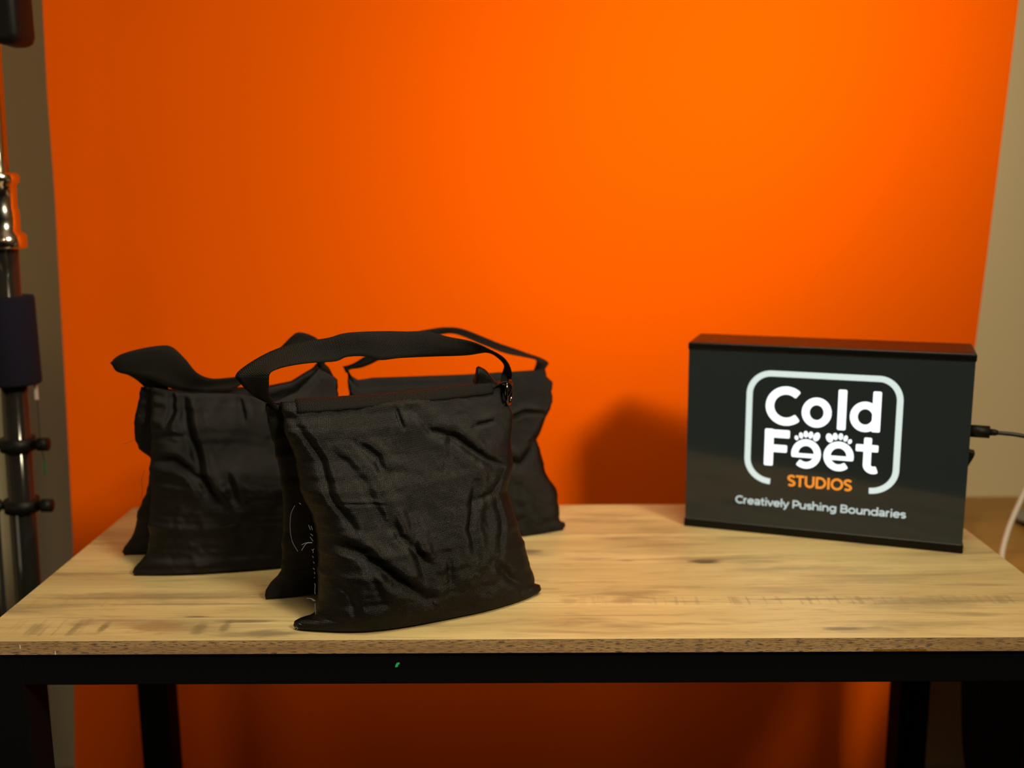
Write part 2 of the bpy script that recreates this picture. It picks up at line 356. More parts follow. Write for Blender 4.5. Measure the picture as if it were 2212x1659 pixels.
def stroke(bm, pts, wd, round_=.35):
    """flat stroke along a polyline with softened ends"""
    P = [np.array(p, float) for p in pts]; n = len(P); S = []
    for i in range(n):
        a = P[i]-P[i-1] if i else P[1]-P[0]; b = P[i+1]-P[i] if i < n-1 else P[-1]-P[-2]
        a = a/np.linalg.norm(a); b = b/np.linalg.norm(b); t = a+b; t /= np.linalg.norm(t); nn = np.array([-t[1], t[0]])
        k = wd/2/max(.5, float(np.dot(t, a))); S.append((P[i]+nn*k, P[i]-nn*k, t))
    c = wd*.5*round_
    ends = []
    for (l, r, t), sg in ((S[0], -1), (S[-1], 1)):
        nn = (l-r)/np.linalg.norm(l-r)
        ends.append([r, r+t*sg*c*0+0*nn])
    L = [bm.verts.new((l[0], YF, l[1])) for l, r, t in S]; R = [bm.verts.new((r[0], YF, r[1])) for l, r, t in S]
    for i in range(n-1): bm.faces.new((L[i], R[i], R[i+1], L[i+1]))
    for i, sg in ((0, -1), (n-1, 1)):
        l, r, t = S[i]; nn = (l-r)/np.linalg.norm(l-r); ed = []
        for a in range(0, 91, 30): a = math.radians(a); ed.append(r+t*sg*c*math.sin(a)+nn*c*(1-math.cos(a)))
        for a in range(90, -1, -30): a = math.radians(a); ed.append(l+t*sg*c*math.sin(a)-nn*c*(1-math.cos(a)))
        ev = [bm.verts.new((e[0], YF, e[1])) for e in ed]
        try: bm.faces.new(ev if sg > 0 else ev[::-1])
        except Exception: pass
def blob(bm, cx, cz, rx, rz, rot=0):
    c, s = math.cos(rot), math.sin(rot); vs_ = []
    for k in range(20):
        a = 2*PI*k/20; x, z = rx*math.cos(a), rz*math.sin(a); vs_.append(bm.verts.new((cx+x*c-z*s, YF, cz+x*s+z*c)))
    bm.faces.new(vs_)
def flat(name, bm, m, label=None):
    r_ = bmesh.ops.extrude_face_region(bm, geom=bm.faces[:])
    for v in [g for g in r_['geom'] if isinstance(g, bmesh.types.BMVert)]: v.co.y += .0005
    o = link(name, bm, m, lb)
    if label: o['label'] = label
    return o
# outline
bm = bmesh.new()
path = [(.1165, .0749)] + arc_pts(.1165, .1060, .0318, .0311, 268, 180, 20) + [(.0847, .15)] + arc_pts(.1130, .1945, .0283, .0288, 180, 90, 20) + [(.18, .2233)] + arc_pts(.2485, .1950, .0264, .0283, 90, 0, 20) + [(.2749, .15)] + arc_pts(.2433, .1040, .0316, .0305, 0, -90, 20)
stroke(bm, path[1:], .0079, .1); flat('sign_outline', bm, MT['outline_lit'], 'pale rounded outline open at the bottom')
# Cold
bm = bmesh.new(); sw = .0107
stroke(bm, arc_pts(.1330, .1802, .0211, .0212, 50, 310, 40), sw)
stroke(bm, arc_pts(.1724, .1739, .0140, .0152, 0, 360, 40), .0099, 0)
stroke(bm, [(.2043, .1545), (.2043, .2047)], .0107)
stroke(bm, arc_pts(.2333, .1722, .0141, .0153, 0, 360, 40), .0096, 0); stroke(bm, [(.2471, .1545), (.2471, .2047)], .0104)
flat('lettering', bm, MT['white_lit'], 'large glowing white upper word')
# Feet
bm = bmesh.new()
stroke(bm, [(.1126, .0990), (.1126, .1462)], .0116, .3); stroke(bm, [(.1100, .1418), (.1376, .1418)], .0108, .3); stroke(bm, [(.1110, .1215), (.1348, .1215)], .0100, .3)
for cx, sgn in ((.1612, 1), (.2027, -1)):
    pts = arc_pts(0, 0, .0146, .0156, -12, 307, 44)
    stroke(bm, [(cx-sgn*x, .1168+z) for x, z in pts], .0088); stroke(bm, [(cx-.0160, .1144), (cx+.0160, .1144)], .0056, 0)
stroke(bm, [(.2385, .1430)] + [(.2385, .1090)] + arc_pts(.2462, .1085, .0077, .0072, 190, 295, 12), .0096); stroke(bm, [(.2252, .1306), (.2503, .1306)], .0092, .3)
for x, z, a, b_, r in ((.1481,.1380,.0026,.0033,.35),(.1538,.1416,.0029,.0043,.2),(.1599,.1437,.0031,.0046,.05),(.1662,.1430,.0033,.0049,-.15),(.1738,.1411,.0045,.0063,-.35),
                       (.1902,.1409,.0047,.0064,.35),(.1975,.1434,.0034,.0049,.15),(.2044,.1437,.0032,.0046,-.05),(.2106,.1416,.0029,.0043,-.25),(.2160,.1378,.0026,.0034,-.4)): blob(bm, x, z, a*.90, b_*.96, r)
flat('lettering', bm, MT['white_lit'], 'large glowing white lower word with toes above two letters')
# small lettering: strokes on a unit grid, x-height .7, cap height 1
def A_(cx, cy, rx, ry, a0, a1, n=18): return arc_pts(cx, cy, rx, ry, a0, a1, n)
G = {
 'C': (.80, [A_(.46, .5, .40, .43, 48, 312)]), 'P': (.74, [[(.14, 0), (.14, 1)], [(.14, .93)] + A_(.42, .66, .27, .27, 90, -90) + [(.14, .39)]]),
 'B': (.82, [[(.14, 0), (.14, 1)], [(.14, .93)] + A_(.44, .72, .22, .21, 90, -90) + [(.14, .51)], [(.40, .51)] + A_(.46, .29, .26, .22, 90, -90) + [(.14, .07)]]),
 'r': (.44, [[(.11, 0), (.11, .72)], [(.11, .42)] + A_(.34, .40, .23, .26, 170, 88, 8)]),
 'e': (.70, [A_(.35, .35, .28, .30, 0, 318), [(.08, .36), (.62, .36)]]), 'a': (.66, [[(.08, .60)] + A_(.30, .44, .24, .22, 110, 0, 10) + [(.54, 0)], A_(.29, .20, .21, .145, 0, 360)]),
 't': (.44, [[(.18, .90), (.18, .20)] + A_(.31, .19, .13, .14, 180, 290, 8), [(.02, .62), (.38, .62)]]), 'i': (.26, [[(.12, 0), (.12, .70)], [(.12, .88), (.12, 1.0)]]),
 'v': (.62, [[(.03, .70), (.29, .06), (.31, .06), (.57, .70)]]), 'l': (.26, [[(.12, 0), (.12, 1.05)]]), 'y': (.62, [[(.03, .70), (.31, .04)], [(.58, .70), (.26, -.10)] + A_(.14, -.10, .12, .11, 0, -110, 6)]),
 'u': (.72, [[(.11, .70), (.11, .30)] + A_(.34, .28, .23, .22, 180, 300, 10), [(.60, .70), (.60, 0)], [(.45, .09), (.60, .28)]]), 's': (.56, [[(.48, .56)] + A_(.28, .495, .19, .145, 60, 240, 12) + A_(.28, .205, .20, .145, 60, -135, 12)]),
 'h': (.72, [[(.11, 0), (.11, 1.05)], [(.11, .38)] + A_(.36, .38, .24, .26, 170, 0, 12) + [(.60, 0)]]), 'n': (.72, [[(.11, 0), (.11, .70)], [(.11, .38)] + A_(.36, .38, .24, .26, 170, 0, 12) + [(.60, 0)]]),
 'g': (.76, [A_(.35, .36, .27, .28, 0, 360), [(.63, .70), (.63, .05)] + A_(.36, .02, .27, .23, 0, -135, 12)]), 'o': (.74, [A_(.36, .35, .29, .30, 0, 360)]),
 'd': (.76, [A_(.35, .35, .28, .30, 0, 360), [(.64, 0), (.64, 1.05)]]), ' ': (.30, []),
 'S': (.62, [[(.53, .84)] + A_(.31, .735, .22, .20, 55, 240, 12) + A_(.30, .27, .23, .20, 60, -140, 12)]), 'T': (.62, [[(.02, .93), (.60, .93)], [(.31, 0), (.31, .93)]]),
 'U': (.78, [[(.12, 1), (.12, .36)] + A_(.39, .36, .27, .30, 180, 360, 14) + [(.66, 1)]]), 'D': (.82, [[(.13, 0), (.13, 1)], [(.13, .93), (.34, .93)] + A_(.34, .5, .37, .43, 85, -85, 16) + [(.34, .07), (.13, .07)]]),
 'I': (.30, [[(.14, 0), (.14, 1)]]), 'O': (.90, [A_(.44, .5, .36, .44, 0, 360, 26)]),
}
def lettering(name, text, x0, x1, z0, cap, wd, m, label):
    tot = sum(G[c][0] for c in text); sx = (x1-x0)/tot; x = x0; bm = bmesh.new()
    for c in text:
        for st in G[c][1]:
            pts = []
            for px_, py_ in st:
                p = (x+px_*sx, z0+py_*cap)
                if not pts or math.hypot(p[0]-pts[-1][0], p[1]-pts[-1][1]) > 1e-5: pts.append(p)
            stroke(bm, pts, wd, .15)
        x += G[c][0]*sx
    return flat(name, bm, m, label)
lettering('lettering', 'STUDIOS', .1383, .2218, .0708, .0152, .0030, MT['orange_lit'], 'small glowing orange word')
lettering('tagline', 'Creatively Pushing Boundaries', .0705, .2905, .0403, .0108, .0021, MT['small_lit'], 'small white line of text along the bottom')

# plug and lead of the lightbox
ca = tag(link('power_cable', tube(bmesh.new(), spline([(.5842,.2550,.9100),(.592,.2525,.9098),(.610,.248,.9085),(.632,.248,.903),(.66,.26,.888),(.70,.29,.85),(.76,.36,.76),(.80,.44,.69),(.84,.52,.6436),(.92,.58,.6430),(1.0,.66,.6430)], 8), .0026, 10), MT['cable'], None, True),
         'thin black power cable plugged into the side of the lit sign', 'cable')
link('plug', tube(bmesh.new(), [(.5548,.2664,.9102),(.5790,.2573,.9102)], .0080, 16), MT['plastic'], ca, True)
link('strain_relief', tube(bmesh.new(), [(.5785,.2575,.9102),(.5850,.2551,.9101),(.5880,.2540,.9100)], [.0046, .0040, .0030], 12), MT['plastic'], ca, True)

# ------------------------------------------------------------------ sandbags
def seg_disp(S, H, pl, depth, wd, ridge=.8):
    """crease along a polyline: a soft valley with a raised lip beside it"""
    best = np.full(S.shape, 1e9); sgn = np.zeros(S.shape); along = np.zeros(S.shape)
    tot = sum(math.dist(a, b) for a, b in zip(pl, pl[1:])); acc = 0
    for (ax, ay), (bx_, by) in zip(pl, pl[1:]):
        dx, dy = bx_-ax, by-ay; L = math.hypot(dx, dy); tt = np.clip(((S-ax)*dx+(H-ay)*dy)/L/L, 0, 1)
        ex, ey = S-ax-tt*dx, H-ay-tt*dy; dd = np.hypot(ex, ey); m_ = dd < best
        best = np.where(m_, dd, best); sgn = np.where(m_, np.sign(dx*ey-dy*ex), sgn); along = np.where(m_, (acc+tt*L)/tot, along); acc += L
    taper = np.sin(np.clip(along, .03, .97)*PI)**.5; sd = best*sgn
    return depth*taper*(-np.exp(-(sd/wd)**2)+ridge*np.exp(-((sd-2.2*wd)/(1.5*wd))**2)+.35*ridge*np.exp(-((sd+2.4*wd)/(1.8*wd))**2))
def fbm(x, y, z, sc, o=4):
    return noise.fractal(Vector((x*sc, y*sc, z)), .9, 2.1, o, noise_basis='PERLIN_ORIGINAL')
class Pouch:
    def __init__(s, P0, dv, off, lean, Lc, Rc, Tc, dep, back, creases=(), seed=0, N=90, M=100, rough=.0009):
        s.P0 = np.array([P0[0], P0[1], .75]); d = np.array([dv[0], dv[1], 0.]); s.d = d/np.linalg.norm(d); s.n = np.array([s.d[1], -s.d[0], 0.])
        s.P0 = s.P0 - s.n*off; s.t = np.array([0, 0, 1.])-s.n*lean; s.t /= np.linalg.norm(s.t)
        s.L = sorted((h, x) for x, h in Lc); s.R = sorted((h, x) for x, h in Rc); s.T = Tc; s.dep = dep; s.back = back
        s.cr = creases; s.seed = seed; s.N, s.M, s.rough = N, M, rough
        s.side = 1 if lean > 0 else -1          # which way the full belly faces
    def prof(s, u, h, H, f):
        ru = np.clip(1-np.abs(2*u-1)**2.7, 0, 1)**.62
        v = h/H
        g = np.clip(h/.0035, 0, 1)**.5*(.74+.26*np.sin(np.clip(h/.075, 0, 1)*PI/2))*(1-.86*np.clip((h-.085)/(H-.085), 0, 1)**1.15)
        endf = np.clip((1-v)/.03, 0, 1)**.5
        dd = s.dep[0]*(1-u)+s.dep[1]*u if f else s.back
        return dd*ru*(g*.93+.07*endf)
    def build(s, name, m, parent):
        N, M = s.N, s.M; uu = np.linspace(0, 1, N+1); vv = np.linspace(0, 1, M+1)**1.25
        U, V = np.meshgrid(uu, vv); Hm = np.mean([t[1] for t in s.T])
        Lh = lambda h: np.interp(h, [a for a, b in s.L], [b for a, b in s.L]); Rh = lambda h: np.interp(h, [a for a, b in s.R], [b for a, b in s.R])
        S = Lh(V*Hm)*(1-U)+Rh(V*Hm)*U; HT = np.interp(S, [t[0] for t in s.T], [t[1] for t in s.T]); H = V*HT; S = Lh(H)*(1-U)+Rh(H)*U
        L0 = Lh(np.maximum(H, .024)); R0 = Rh(np.maximum(H, .024)); _ = 0
        S = L0*(1-U)+R0*U+(Lh(H)-L0)*np.exp(-U/.05)+(Rh(H)-R0)*np.exp(-(1-U)/.05)
        ru = np.clip(1-np.abs(2*U-1)**6, 0, 1)*np.clip(V/.05, 0, 1)*np.clip((1-V)/.04, 0, 1)
        cd_ = np.zeros_like(S)
        for pl, dp, wd in s.cr: cd_ += seg_disp(S, H, pl, dp, wd)
        ns = np.zeros_like(S)
        for j in range(M+1):
            for i in range(N+1):
                a, b_ = S[j, i], H[j, i]
                rg = abs(fbm(a*1.2+.3*b_, b_, s.seed+3.3, 26, 3))
                ns[j, i] = fbm(a, b_, s.seed, 15, 3)*3.0*s.rough+(.28-rg)*1.9*s.rough+fbm(a+.02*math.sin(b_*40), b_, s.seed+9, 75, 3)*.28*s.rough
        fr = s.prof(U, H, HT, True)+(cd_+ns)*ru; bk = s.prof(U, H, HT, False)+ns[:, ::-1]*.8*ru
        # seams wander a little
        jit = np.array([.0045*fbm(h, 0, s.seed*3.1, 30, 3) for h in H[:, 0]])
        bm = bmesh.new(); uvl = bm.loops.layers.uv.new('UVMap'); base = s.P0+S[..., None]*s.d+H[..., None]*s.t
        base = base + (jit[:, None]*(2*U-1)*1.0)[..., None]*s.d*.8 + (jit[:, None]*(1-U))[..., None]*s.n
        Fp = base+(fr*s.side)[..., None]*s.n; Bp = base-(bk*s.side)[..., None]*s.n
        Fp[..., 2] = np.maximum(Fp[..., 2], .7505); Bp[..., 2] = np.maximum(Bp[..., 2], .7505)
        FV = [[bm.verts.new(Fp[j, i]) for i in range(N+1)] for j in range(M+1)]
        BV = [[FV[j][i] if (i in (0, N) or j in (0, M)) else bm.verts.new(Bp[j, i]) for i in range(N+1)] for j in range(M+1)]
        for G_ in (FV, BV):
            for j in range(M):
                for i in range(N):
                    f = bm.faces.new((G_[j][i], G_[j][i+1], G_[j+1][i+1], G_[j+1][i]))
                    for l, (a, b_) in zip(f.loops, ((j, i), (j, i+1), (j+1, i+1), (j+1, i))): l[uvl].uv = (S[a, b_], H[a, b_])
        s.Lh, s.Rh = Lh, Rh
        return link(name, bm, m, parent, True)
    def pt(s, a, h, lift=0, front=True):
        u = np.clip((a-s.Lh(h))/(s.Rh(h)-s.Lh(h)), 0, 1); HT = float(np.interp(a, [t[0] for t in s.T], [t[1] for t in s.T]))
        o_ = float(s.prof(np.array(u), np.array(min(h, HT)), HT, front))*(1 if front else -1)
        return s.P0+a*s.d+h*s.t+s.n*s.side*(o_+lift)
def strip(name, P, a0, a1, h0, h1, m, parent, lift=.0012, n=40, ej=.0004):
    """webbing band sewn over the top edge of a pouch"""
    bm = bmesh.new(); uvl = bm.loops.layers.uv.new('UVMap'); rows = []; W = 5
    for i in range(n+1):
        u = i/n; a = a0+(a1-a0)*u; top = h1(a); bot = h0(a); row = []
        for j in range(W): row.append((P.pt(a, bot+(top-bot)*j/(W-1)+ej*math.sin(a*300+j), lift), (a, j*.0035)))
        row.append((P.pt(a, top+.0012, -.004), (a, W*.0035)))
        row.append((P.pt(a, top-.004, -.0085), (a, W*.0035+.004)))
        rows.append([(bm.verts.new(p), uv) for p, uv in row])
    for A, B in zip(rows, rows[1:]):
        for k in range(len(A)-1):
            q = (A[k], B[k], B[k+1], A[k+1]); f = bm.faces.new([x[0] for x in q])
            for l, x in zip(f.loops, q): l[uvl].uv = x[1]
    o = link(name, bm, m, parent, True); md = o.modifiers.new('thickness', 'SOLIDIFY'); md.thickness = .0014; md.offset = 0; return o
def saddle(P, Q, m, parent, a0, a1):
    """cloth bridge joining the two pouch tops"""
    bm = bmesh.new(); uvl = bm.loops.layers.uv.new('UVMap'); rows = []; n = 40; W = 8
    for i in range(n+1):
        a = a0+(a1-a0)*i/n; hp = float(np.interp(a, [t[0] for t in P.T], [t[1] for t in P.T]))-.006; hq = float(np.interp(a, [t[0] for t in Q.T], [t[1] for t in Q.T]))-.006
        hq = min(hq, hp+.004); A = P.P0+a*P.d+hp*P.t; B = Q.P0+a*Q.d+hq*Q.t
        rows.append([bm.verts.new(A+(B-A)*j/W+np.array([0, 0, -.006*math.sin(PI*j/W)])) for j in range(W+1)])
    for X, Y in zip(rows, rows[1:]):
        for k in range(W): bm.faces.new((X[k], Y[k], Y[k+1], X[k+1]))
    o = link('saddle_panel', bm, m, parent, True); md = o.modifiers.new('thickness', 'SOLIDIFY'); md.thickness = .002; md.offset = 0; return o
NY, WB = MT['nylon'], MT['web']

# --- nearest bag
bagA = thing('sandbag', 'largest, nearest black nylon saddle sandbag, at the front edge of the table', 'sandbag', (-.13, .10, .75), 0, 'black saddle sandbags on the table')
def under(bag, fn):
    """parts are built in world space; hang them from the bag's base point"""
    before = set(bpy.data.objects); r_ = fn()
    for o in bpy.data.objects:
        if o not in before and o.parent == bag: o.location = Vector(o.location)-bag.location
    return r_
AL = [(-.0023,.252),(-.0001,.2318),(.0041,.2012),(.0081,.1756),(.0137,.1498),(.0218,.1236),(.0254,.0979),(.0246,.0676),(.0223,.0375),(.0186,.0175),(.0120,.0142),(.0010,.0128),(-.0055,.0100),(-.0072,.0050),(-.005,.0008)]
AR = [(.2480,.252),(.2500,.2449),(.256,.2325),(.2611,.2104),(.2621,.1941),(.2600,.1645),(.2520,.1382),(.2496,.1249),(.2558,.1026),(.2622,.0748),(.2686,.0468),(.2738,.0244),(.2750,.0134),(.2820,.0108),(.2835,.0052),(.2790,.0008)]
crA = [([(.0044,.2329),(.0174,.2187),(.0313,.1866),(.0415,.1459),(.0591,.1151)],.0042,.0035),
 ([(.1388,.2311),(.158,.2067),(.188,.1949),(.2198,.1689),(.2505,.1519)],.0045,.0048),
 ([(.2035,.1473),(.1899,.0979),(.1947,.0673)],.0032,.0045),
 ([(.0229,.1039),(.0486,.0942),(.0682,.0874),(.0849,.0697),(.1326,.0319)],.0075,.0060),
 ([(.0678,.083),(.0823,.0364)],.0035,.0045), ([(.0423,.1425),(.0969,.1378)],.0012,.0014),
 ([(.1573,.1382),(.1863,.2043),(.1388,.2311)],.0014,.005), ([(.1205,.2348),(.1257,.2129)],.0026,.0022), ([(.0768,.2002),(.0938,.1852),(.0947,.1672)],.0026,.0045),
 ([(.2107,.2069),(.2378,.2093)],.0026,.0026), ([(.2287,.1261),(.2338,.0975),(.2237,.0637)],.0022,.0040), ([(.1222,.1373),(.123,.0875),(.1374,.0335)],.0024,.005),
 ([(.1597,.0785),(.1612,.0371)],.0022,.0035), ([(.099,.1353),(.1057,.1031),(.14,.0672)],.0030,.0045), ([(.06,.215),(.10,.17),(.13,.165)],.0020,.0045),
 ([(.03,.065),(.05,.045),(.055,.02)],.0028,.004), ([(.215,.06),(.235,.035),(.262,.012)],.0026,.005), ([(.24,.15),(.225,.13),(.19,.125)],.0020,.0035), ([(.04,.20),(.075,.16),(.09,.12),(.12,.095)],.0030,.006)]
def fA():
    global PA, PAr
    PA = Pouch((-.255,.025), (.9357,.353), 0, .2, AL, AR, [(-.01,.248),(.1234,.2478),(.2053,.2502),(.2403,.251),(.262,.246)], (.068,.036), .016, crA, 1.7, 210, 220, .0008)
    PA.build('front_pouch', NY, bagA)
    PAr = Pouch((-.255,.025), (.9357,.353), .10, -.2, [(-.0168,.2476),(-.0172,.2313),(-.0104,.2031),(-.005,.1743),(-.0008,.1277),(-.0028,.0804),(-.0047,.0379),(-.0100,.0300),(-.0190,.0215),(-.0245,.0125),(-.0250,.0060),(-.0230,.0008)],
                [(.262,.246),(.262,.19),(.256,.13),(.27,.06),(.28,.012),(.288,.002)], [(-.02,.247),(.0,.246),(.05,.244),(.2186,.2425),(.2200,.270),(.2244,.273),(.2331,.2679),(.2404,.2593),(.2465,.2514),(.262,.244)], (.034,.034), .014, (), 5.1, 110, 90)
    PAr.build('rear_pouch', NY, bagA)
    strip('top_webbing', PA, .0135, .2400, lambda a: .2372+.016*(a/.25)*.27-.0012, lambda a: float(np.interp(a, [0, .1234, .2053, .2403], [.2482, .2482, .2506, .2512])), WB, bagA)
    saddle(PA, PAr, NY, bagA, .0, .245)
    ribbon('carry_strap', [(-.2755,.0707,.9843,-.2898,.0653,.9942), (-.282,.0576, 1.0038,-.3026,.0605, 1.0034), (-.2805,.0496, 1.0164,-.313,.0523, 1.0201), (-.278,.0462, 1.0289,-.3145,.0539, 1.0269), (-.2711,.0531, 1.0322,-.2964,.0692, 1.0392), (-.2559,.0653, 1.0335,-.2758,.0813, 1.0493), (-.2354,.0773, 1.0344,-.2531,.0898, 1.055), (-.215,.0871, 1.0347,-.2253,.0961, 1.0585), (-.2038,.0935, 1.0382,-.209,.1001, 1.0629), (-.1863,.1022, 1.0372,-.1921,.1064, 1.064), (-.17,.1062, 1.0323,-.1621,.1199, 1.063), (-.1483,.1144, 1.0334,-.1408,.128, 1.0612), (-.1207,.1291, 1.0319,-.1179,.1344, 1.0602), (-.0945,.1433, 1.0305,-.0938,.1393, 1.0525), (-.0718,.1561, 1.0294,-.0688,.1444, 1.0457), (-.0513,.1702, 1.0292,-.0479,.148, 1.0364), (-.0391,.177, 1.022,-.0353,.1528, 1.0286), (-.0326,.1773, 1.0148,-.028,.1555, 1.0194), (-.0332,.1728, 1.0083,-.0244,.159, 1.0074), (-.0359,.1675, 1.0027,-.025,.1631,.999), (-.038,.1624,.9959,-.0273,.1665,.9918)], WB, bagA, seed=1)
    # ring and its cloth tab
    bm = bmesh.new(); c = Vector((-.0278, .1585, .9845)); n_ = 36; tn = Vector((.93, -.2, 0)).normalized()
    side = Vector((.25, .95, 0)).normalized(); ringp = [c+side*math.cos(2*PI*k/n_)*.011+Vector((.0012, 0, 1))*math.sin(2*PI*k/n_)*.0145 for k in range(n_+1)]
    link('metal_ring', tube(bm, ringp, .0021, 10, False), MT['ring'], bagA, True)['label'] = 'dark shiny metal D ring'
    ribbon('ring_tab', [(-.052,.150,.985,-.052,.170,.987),(-.040,.150,.9945,-.038,.172,.996),(-.030,.150,.9975,-.028,.172,.998),(-.0245,.152,.990,-.0235,.170,.990),(-.033,.150,.972,-.033,.168,.972),(-.045,.147,.955,-.045,.163,.955)], NY, bagA, .0015, 6, 5, .0003)
    TH = [[(-.2538,.0503,.8861), (-.2523,.0505,.8844)], [(-.2445,.0486,.8618), (-.2425,.0482,.8563)], [(-.242,.0492,.8604), (-.2405,.0489,.8561)], [(-.2425,.0473,.8522), (-.24,.0477,.8498)], [(-.243,.0464,.8492), (-.24,.0465,.8441)], [(-.2408,.0458,.8425), (-.2455,.0441,.8428), (-.2484,.0426,.8406), (-.2514,.0404,.8358)], [(-.241,.0459,.8429), (-.2465,.0439,.8432), (-.2514,.0417,.8418)], [(-.2415,.0441,.8355), (-.2401,.0444,.8343), (-.2398,.0439,.8317)], [(-.2401,.0445,.8348), (-.2389,.0452,.836)], [(-.2406,.043,.8287), (-.2396,.0429,.8265)], [(-.2396,.042,.8224), (-.2388,.0419,.8205)], [(-.2398,.0405,.8157), (-.2386,.0406,.814)], [(-.2386,.04,.8114), (-.2381,.0398,.8092)], [(-.2388,.0387,.8057), (-.2384,.0388,.8051)], [(-.2384,.0376,.7995), (-.2378,.0373,.7973)], [(-.2378,.0374,.7978), (-.2382,.036,.7917), (-.2379,.0353,.788)], [(-.2465,.0314,.785), (-.2416,.033,.7837), (-.2376,.0338,.7808)], [(-.2416,.0329,.7834), (-.2396,.0332,.7811), (-.2378,.0339,.7813)], [(-.2381,.0331,.7783), (-.2374,.031,.7668)], [(-.2582,.0482,.884), (-.2621,.0448,.8752), (-.2629,.0412,.8599), (-.2607,.0391,.8462), (-.2553,.0388,.8353)], [(-.2505,.0239,.757), (-.2456,.0254,.7552), (-.2397,.0272,.753)], [(-.2583,.0206,.7551), (-.2569,.0213,.7562), (-.2554,.0216,.7546), (-.2569,.0207,.7533)], [(-.2544,.023,.7596), (-.2505,.0239,.757)]]
    bm = bmesh.new()
    for t in TH:
        pts = [Vector(p)-Vector((0, .003, 0)) for p in t]
        if len(pts) > 2: pts = spline(pts, 6)
        tube(bm, pts, .00020 if len(t) > 4 else .00030, 5)
    link('seam_thread', bm, MT['thread'], bagA)['label'] = 'loose pale blue hand stitching down the left seam'
under(bagA, fA)

# --- left rear bag
bagB = thing('sandbag', 'black saddle sandbag at the left end of the table, strap looped out to the left', 'sandbag', (-.37, .25, .75), 0, 'black saddle sandbags on the table')
def fB():
    BL = [(.0300,.236),(.0312,.1961),(.0277,.1617),(.0276,.1386),(.024,.0926),(.0202,.0524),(.0133,.0268),(.0070,.0165),(.0005,.0105),(-.0015,.0050),(.0010,.0012)]
    BR = [(.262,.245),(.262,.2),(.252,.15),(.255,.1),(.262,.05),(.268,.015),(.275,.002)]
    crB = [([(.0669,.2197),(.0748,.1737),(.0853,.136),(.0961,.1025),(.1161,.0813)],.0065,.0055), ([(.0315,.1721),(.0541,.1728),(.0746,.1694)],.0025,.003),
           ([(.0278,.1421),(.0566,.1423),(.0766,.1279),(.0964,.1069)],.0065,.005), ([(.0555,.2375),(.0556,.2008),(.0485,.184)],.0045,.0032), ([(.1378,.2159),(.1425,.1827)],.003,.003), ([(.1182,.1228),(.1288,.0825)],.004,.005)]
    PB = Pouch((-.495,.19), (.97,.242), 0, .15, BL, BR, [(.028,.234),(.0695,.2245),(.1393,.2206),(.1786,.2070),(.2081,.2184),(.2386,.2466),(.2558,.2368),(.27,.222)], (.026,.036), .012, crB, 12.4, 140, 140, .0008)
    PB.build('front_pouch', NY, bagB)
    PBr = Pouch((-.495,.19), (.97,.242), .08, -.15, [(.0196,.2339),(.0096,.1994),(.0058,.1615),(.0097,.1486),(.0226,.1349),(.0185,.099),(.0007,.0618),(.0015,.0518),(-.0058,.0324),(-.0150,.0190),(-.0215,.0115),(-.0240,.0055),(-.0215,.0012)],
                [(.262,.235),(.262,.2),(.252,.15),(.255,.1),(.262,.05),(.268,.015),(.275,.002)], [(.01,.233),(.06,.226),(.12,.224),(.1745,.2243),(.2026,.2291),(.2176,.2383),(.2308,.2458),(.2363,.2525),(.2451,.252),(.252,.2448),(.2597,.2267)], (.030,.030), .012, (), 15.2, 90, 90)
    PBr.build('rear_pouch', NY, bagB)
    saddle(PB, PBr, NY, bagB, .035, .25)
    ribbon('carry_strap', [(-.4512,.2422,.9698,-.4752,.2362,.9711), (-.4631,.2392,.9928,-.4888,.2369,.9863), (-.4903,.2448, 1.0049,-.5078,.2404,.9964), (-.5108,.2397, 1.0146,-.5172,.236, 1.003), (-.5154,.2261, 1.0145,-.5158,.226, 1.0088), (-.5012,.2194, 1.0235,-.508,.2177, 1.0021), (-.4804,.2225, 1.0292,-.4905,.22,.9964), (-.4567,.2284, 1.0322,-.4673,.2258,.9894), (-.4426,.2319, 1.0298,-.4537,.2312,.9807), (-.4293,.2373, 1.0144,-.441,.2385,.9751), (-.4182,.2442,.9963,-.4268,.2482,.9714), (-.4042,.2539,.9868,-.4106,.2523,.9711), (-.3851,.2586,.9864,-.3925,.2568,.9713), (-.3685,.2628,.9891,-.3759,.2609,.9728), (-.3455,.2685, 1.0046,-.3531,.2666,.9871), (-.3226,.2742, 1.0196,-.328,.2729,.999), (-.3062,.2783, 1.035,-.3073,.278, 1.01), (-.2964,.2808, 1.0405,-.2948,.2812, 1.0124), (-.2814,.2845, 1.0363,-.2827,.2842, 1.0058), (-.2705,.2872, 1.0275,-.2728,.2866,.9963), (-.2598,.2899, 1.0078,-.2731,.2866,.9903)], WB, bagB, seed=4)
    for p in (([(-.4930,.212,.917),(-.4990,.210,.914),(-.5045,.208,.9135)]), ([(-.4790,.208,.880),(-.4830,.206,.868),(-.4825,.205,.855),(-.4850,.204,.845)])):
        link('loose_thread', tube(bmesh.new(), spline(p, 6), .00022, 5), MT['dark_thread'], bagB)
under(bagB, fB)

